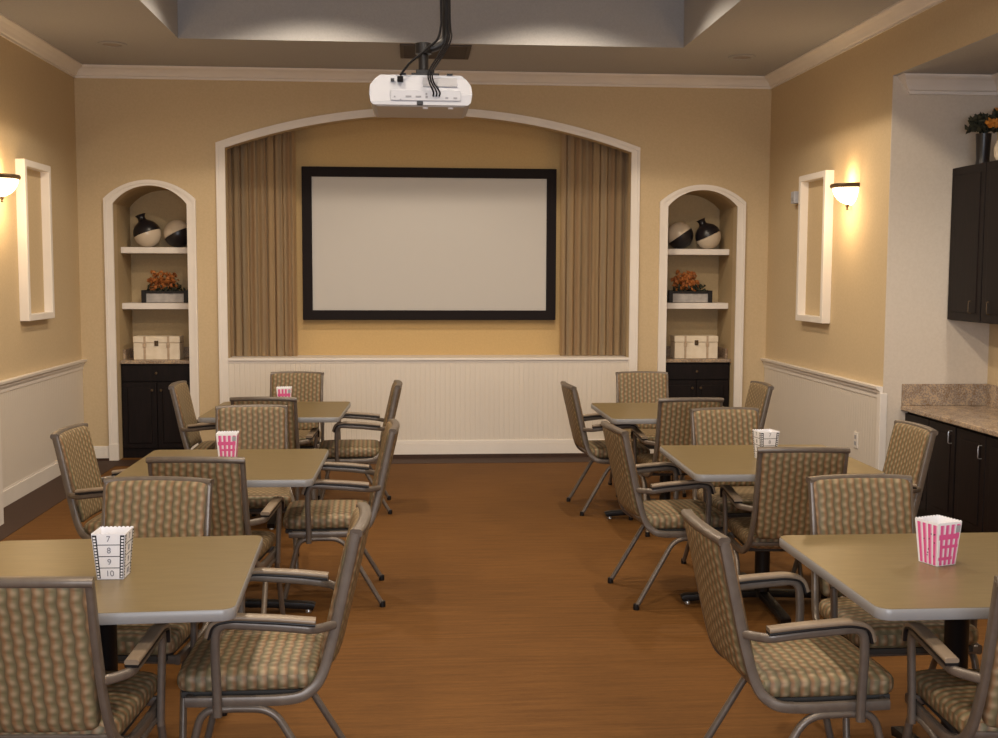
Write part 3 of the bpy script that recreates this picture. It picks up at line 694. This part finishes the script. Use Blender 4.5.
def make_chair():
    root = empty('dining_armchair')
    fr = M['frame']
    # backrest: padded slab, flared upwards, dished across
    zb0, zb1 = .455, .893
    def yb(z, x): return -.238 - (z - .46) * .235 - .018 * (1 - (x / .2) ** 2)
    bm = bmesh.new(); uvl = bm.loops.layers.uv.new('UVMap')
    def fb(u, v, s):
        z = zb0 + (zb1 - zb0) * (v + 1) / 2 + .004 * (1 - u * u) * max(0, v)
        w = .182 + .016 * (v + 1) / 2
        x = u * (w - shrink(v, .219, .022))
        t = .034 * max(0, (1 - abs(u) ** 8)) ** .25 * max(0, (1 - abs(v) ** 10)) ** .25
        return Vector((x, yb(z, x) + (t if s == 0 else -t * .75), z))
    cushion(bm, 20, 22, fb, uvl, lambda c, n: (c.x + .5, c.z))
    obj('backrest', bm, M['fabric'], root, True)
    # seat
    bm = bmesh.new(); uvl = bm.loops.layers.uv.new('UVMap')
    def fs(u, v, s):
        w = .222 + .008 * v
        x = u * (w - shrink(v, .218, .05)); y = -.004 + v * .218
        e = max(0, (1 - abs(u) ** 9)) ** .28 * max(0, (1 - abs(v) ** 9)) ** .28
        top = .428 + .038 * e + .008 * (1 - u * u) * (1 - v * v); bot = .428 - .038 * e
        return Vector((x, y, top if s == 0 else bot))
    def us_(c, n):
        if abs(n.z) > .6: return (c.y + .5, c.x + .5)
        if abs(n.x) > abs(n.y): return (c.y + .5, c.z)
        return (c.x + .5, c.z)
    cushion(bm, 22, 22, fs, uvl, us_)
    obj('seat', bm, M['fabric'], root, True)
    obj('seat_pan', bx(-.20, -.17, .374, .20, .20, .394, bev=.004), M['plywood'], root)
    # frame: side rails that rise into the back posts, joined by a top rail
    sec = rrect(.022, .034, .008, 2)
    side = lambda s: [(s * .197, -.340, .885), (s * .197, -.308, .74), (s * .201, -.268, .56), (s * .210, -.234, .445), (s * .220, -.195, .395), (s * .230, -.130, .375), (s * .234, .06, .375), (s * .231, .180, .375)]
    bm = bmesh.new()
    for s in (-1, 1): tube(bm, smooth_path(side(s), 5), sec, up=(1, 0, 0))
    tube(bm, smooth_path([(-.207, -.341, .887), (-.13, -.354, .891), (0, -.361, .893), (.13, -.354, .891), (.207, -.341, .887)], 6), rrect(.026, .040, .010, 3), up=(0, 0, 1))
    tube(bm, [(-.21, -.222, .424), (.21, -.222, .424)], rrect(.018, .016, .004, 2), up=(0, 0, 1))
    for y, w_ in ((-.12, .018), (.172, .030)): tube(bm, [(-.225, y, .375), (.225, y, .375)], rrect(w_, .020, .005, 2), up=(0, 0, 1))
    obj('frame', bm, fr, root, True)
    for s in (-1, 1):
        path = round_path([(s * .200, -.276, .600), (s * .226, -.250, .600), (s * .262, -.215, .603), (s * .268, -.12, .615), (s * .268, .078, .630), (s * .262, .084, .54), (s * .258, .080, .41), (s * .256, .080, .335)], .065, 8)
        bm = bmesh.new(); tube(bm, path, rrect(.022, .028, .009, 3), up=(1, 0, 0)); a = obj('arm', bm, fr, root, True)
        pp = round_path([(s * .264, -.220, .6205), (s * .268, -.12, .6315), (s * .268, .030, .6405), (s * .268, .086, .630), (s * .264, .099, .585)], .06, 7)
        bm = bmesh.new(); tube(bm, pp, rrect(.040, .008, .003, 2), up=(1, 0, 0)); obj('pad_base', bm, M['black'], a, True)
        q = len(pp); pp = [Vector(p) + Vector((0, .007 * max(0, (k - q * .55) / (q * .45)), .0105 - .005 * max(0, (k - q * .55) / (q * .45)))) for k, p in enumerate(pp)]
        bm = bmesh.new(); tube(bm, pp, rrect(.041, .016, .007, 3), up=(1, 0, 0)); obj('armrest', bm, M['pad'], a, True)
    for s in (-1, 1):
        for e in (-1, 1):
            ft = (s * .252, -.285 if e < 0 else .215, .012); kn = (s * .238, -.085 if e < 0 else .130, .3505)
            path = round_path([(s * .236, .035, .3525), kn, ft], .075, 8)
            bm = bmesh.new(); tube(bm, path, circ(.0125, 12), up=(1, 0, 0)); l = obj('leg', bm, fr, root, True)
            bm = bmesh.new(); lathe(bm, [(.0001, 0), (.015, 0), (.016, .012), (.014, .03), (.0001, .03)], 14, M4=Matrix.Translation((ft[0], ft[1], 0))); obj('foot_cap', bm, M['black'], l, True)
    return root
ch = make_chair(); index_kids()
A = 'striped armchair '
CH = [
 (-1.015, 3.325, -3, A + 'in the left foreground, its back to the camera, cut by the photo corner'),
 (-0.517, 3.7, 90, A + 'seen side on at the aisle side of the nearest left table'),
 (-1.008, 4.059, 173.5, A + 'facing the camera from behind the nearest left table'),
 (-0.892, 5.25, -5, A + 'with its back to the camera at the middle left table'),
 (-0.450, 5.945, 92, A + 'at the aisle side of the middle left table'),
 (-0.914, 6.46, 185.8, A + 'facing the camera from behind the middle left table'),
 (-1.38, 5.83, -94, A + 'between the left wall and the middle left table'),
 (-0.916, 7.595, -3.5, A + 'with its back to the camera at the farthest left table'),
 (-0.455, 8.18, 92, A + 'at the aisle side of the farthest left table'),
 (-0.932, 8.715, 176, A + 'facing the camera from behind the farthest left table, against the beadboard'),
 (-1.315, 8.19, -91, A + 'in front of the dark cabinet of the left niche'),
 (1.265, 3.535, -88, A + 'in the right foreground at the aisle side of the nearest right table'),
 (1.748, 3.96, 181, A + 'facing the camera from behind the nearest right table'),
 (1.754, 3.163, -4, A + 'in the right foreground, its back to the camera at the right photo edge'),
 (1.38, 5.845, -85, A + 'at the aisle side of the middle right table'),
 (1.796, 5.388, -3.7, A + 'with its back to the camera at the middle right table'),
 (1.85, 6.2, 185, A + 'facing the camera from behind the middle right table'),
 (2.285, 5.76, 92, A + 'between the middle right table and the granite counter'),
 (1.446, 8.07, -87, A + 'at the aisle side of the farthest right table'),
 (1.747, 7.44, 1.5, A + 'with its back to the camera at the farthest right table'),
 (1.808, 8.65, 177, A + 'facing the camera from behind the farthest right table, against the beadboard'),
 (2.165, 8.03, 91, A + 'between the farthest right table and the right beadboard wall'),
]
for i, (x, y, r, lab) in enumerate(CH):
    o = ch if i == 0 else copy_tree(ch)
    o.location = (x, y, 0); o.rotation_euler = (0, 0, math.radians(r)); tag(o, lab, 'chair', 'striped armchairs around the tables')

# ------------------------------------------------------------------ popcorn boxes
TZT = .7515
def text_mesh(body, size):
    cu = bpy.data.curves.new('t', 'FONT'); cu.body = body; cu.size = size; cu.align_x = 'CENTER'; cu.align_y = 'CENTER'; cu.extrude = .0004
    o = bpy.data.objects.new('t', cu); col.objects.link(o); dg = bpy.context.evaluated_depsgraph_get()
    me = bpy.data.meshes.new_from_object(o.evaluated_get(dg)); bpy.data.objects.remove(o); bpy.data.curves.remove(cu); return me
def popcorn(x, y, rz, film, label, wt=.102, wb=.079, H=.145, stripes=True):
    r = empty('popcorn_box', (x, y, TZT), math.radians(rz)); tag(r, label, 'popcorn box', 'paper popcorn boxes on the tables')
    t = .0012
    def wall_pt(side, u, z, off=0.):
        """point on face 'side' (0 front -Y,1 right,2 back,3 left) u in [-1,1]"""
        k = z / H; w = (wb + (wt - wb) * k) / 2; p = Vector((u * w, -w - off, z)); return Matrix.Rotation(side * PI / 2, 3, 'Z') @ p
    bm = bmesh.new(); NS = 8
    for s in range(4):
        lo = []; hi = []
        us = [-1 + 2 * k / (NS * 4) for k in range(NS * 4 + 1)]
        a0 = [bm.verts.new(wall_pt(s, u, 0)) for u in us]
        a1 = [bm.verts.new(wall_pt(s, u, H - .004 + .004 * abs(math.sin(PI * (u + 1) / 2 * NS)))) for u in us]
        for k in range(len(us) - 1): bm.faces.new((a0[k], a0[k + 1], a1[k + 1], a1[k]))
    bmesh.ops.remove_doubles(bm, verts=bm.verts[:], dist=1e-5)
    b = [bm.verts.new(wall_pt(s, -1, .001) * .98) for s in range(4)]; bm.faces.new(b)
    bmesh.ops.solidify(bm, geom=bm.faces[:], thickness=t); bx_ = obj('box', bm, M['paper'], r)
    bm = bmesh.new()
    def quad(side, u0, u1, z0, z1, off=.0006, mi=0, lean=0):
        f = bm.faces.new([bm.verts.new(wall_pt(side, a, z, off)) for a, z in ((u0, z0), (u1, z0), (u1, z1), (u0, z1))]); f.material_index = mi
    if film:
        for s in range(4):
            for e in (-1, 1):
                quad(s, e * .97 if e < 0 else .70, -.70 if e < 0 else .97, .003, H - .006)
            for k in (1, 2, 3): quad(s, -.70, .70, H * k / 4 - .0012, H * k / 4 + .0012)
        o = obj('film_strip_print', bm, M['ink'], bx_)
        for s in range(4):
            for e in (-1, 1):
                bm = bmesh.new()
                for k in range(14):
                    z = .006 + k * (H - .014) / 14
                    quad(s, *((-.93, -.78) if e < 0 else (.78, .93)), z, z + .0055, .0010)
                obj('sprocket_print', bm, M['paper'], bx_)
        for s in range(4):
            for k, d in enumerate('7890'):
                d = '10' if d == '0' else d
                me = text_mesh(d, .026); z = H * (3.5 - k) / 4; c = wall_pt(s, 0, z, .0012)
                tilt = math.atan((wt - wb) / 2 / H)
                me.transform(Matrix.Translation(c) @ Matrix.Rotation(s * PI / 2, 4, 'Z') @ Matrix.Rotation(PI / 2 + tilt, 4, 'X'))
                me.materials.append(M['greyink']); o = bpy.data.objects.new('number_print', me); col.objects.link(o); o.parent = bx_
    else:
        for s in range(4):
            for k in range(4):
                u = -.80 + k * .46; quad(s, u, u + .24, .002, H - .010)
                quad(s, u + .24, u + .34, .002, H - .010, mi=1)
        for s in (0, 2): quad(s, -.9, .9, H * .60, H * .72, .0009); quad(s, -.6, .9, H * .40, H * .47, .0009); quad(s, -.9, .5, H * .13, H * .20, .0009)
        rn = random.Random(4)
        for s in (1, 3):
            for k in range(10):
                u = rn.uniform(-.8, .8); z = rn.uniform(.02, H - .03); quad(s, u, u + .09, z, z + .004, .0010, 2)
        quad(0, .55, .92, H * .74, H * .90, .0012, 3)
        obj('stripe_print', bm, [M['pink'], M['palepink'], M['ink'], M['plasticgrey']], bx_)
popcorn(-.922, 3.545, -1, True, 'white film-strip popcorn box numbered 7 to 10 on the nearest left table')
popcorn(1.704, 3.550, 20, False, 'large pink striped popcorn box on the nearest right table')
popcorn(-.915, 5.70, 3, False, 'pink striped popcorn box on the middle left table')
popcorn(-.885, 7.94, 4, False, 'pink striped popcorn box on the farthest left table')
popcorn(1.785, 5.64, 8, True, 'white film-strip popcorn box half hidden behind a chair on the middle right table')

# ------------------------------------------------------------------ lights
def spot(x, y, e, ang=128, blend=.28, colr=(1, .845, .65)):
    l = bpy.data.lights.new('tray_downlight', 'SPOT'); l.energy = e; l.spot_size = math.radians(ang); l.spot_blend = blend; l.color = colr; l.shadow_soft_size = .07
    o = bpy.data.objects.new('tray_downlight', l); col.objects.link(o); o.location = (x, y, TZ - .02)
for y in (1.2, 3.4, 5.8, 8.1):
    for x in (-.75, 1.1): spot(x, y, 160, 128 if y > 7 else 160, .28 if y > 7 else .22)
al = bpy.data.lights.new('alcove_downlight', 'SPOT'); al.energy = 95; al.spot_size = math.radians(150); al.spot_blend = .5; al.color = (1, .87, .72); al.shadow_soft_size = .06
o = bpy.data.objects.new('alcove_downlight', al); col.objects.link(o); o.location = (3.62, 5.6, ZA - .02)
fl = bpy.data.lights.new('camera_flash', 'AREA'); fl.energy = 20; fl.size = .05; fl.color = (.86, .90, 1.)
fo = bpy.data.objects.new('camera_flash', fl); col.objects.link(fo); fo.location = (.03, .02, 1.75); fo.rotation_euler = (math.radians(88), 0, math.radians(-4))
# added cool fill light, set at the made-up window behind the camera
wl = bpy.data.lights.new('added_cool_fill', 'AREA'); wl.shape = 'RECTANGLE'; wl.size = 3.0; wl.size_y = 1.5; wl.energy = 125; wl.color = (.80, .88, 1.)
wo = bpy.data.objects.new('added_cool_fill', wl); col.objects.link(wo); wo.location = (.2, YB + .09, 1.75); wo.rotation_euler = (math.radians(90), 0, 0)
w = bpy.data.worlds.new('world'); sc.world = w; w.use_nodes = True
w.node_tree.nodes['Background'].inputs[0].default_value = (.5, .45, .4, 1); w.node_tree.nodes['Background'].inputs[1].default_value = .05

# ------------------------------------------------------------------ camera
th, ps, rr = math.radians(4.829), math.radians(4.323), math.radians(-.216)
fw = Vector((math.sin(ps) * math.cos(th), math.cos(ps) * math.cos(th), -math.sin(th))); rt = Vector((math.cos(ps), -math.sin(ps), 0)); up = rt.cross(fw)
cx_ = rt * math.cos(rr) - up * math.sin(rr); cy_ = rt * math.sin(rr) + up * math.cos(rr)
cam = bpy.data.cameras.new('camera'); cam.sensor_width = 36; cam.sensor_fit = 'HORIZONTAL'; cam.lens = 1144.0 / 998 * 36; cam.clip_start = .02
co = bpy.data.objects.new('camera', cam); col.objects.link(co)
R = Matrix((cx_, cy_, -fw)).transposed().to_4x4(); co.matrix_world = Matrix.Translation((0, 0, 1.69)) @ R
sc.camera = co
sc.view_settings.view_transform = 'Standard'; sc.view_settings.look = 'None'; sc.view_settings.gamma = 1; sc.view_settings.use_curve_mapping = False
sc.view_settings.exposure = 0.07
sc.cycles.use_denoising = True
sc.cycles.max_bounces = 8; sc.cycles.diffuse_bounces = 5
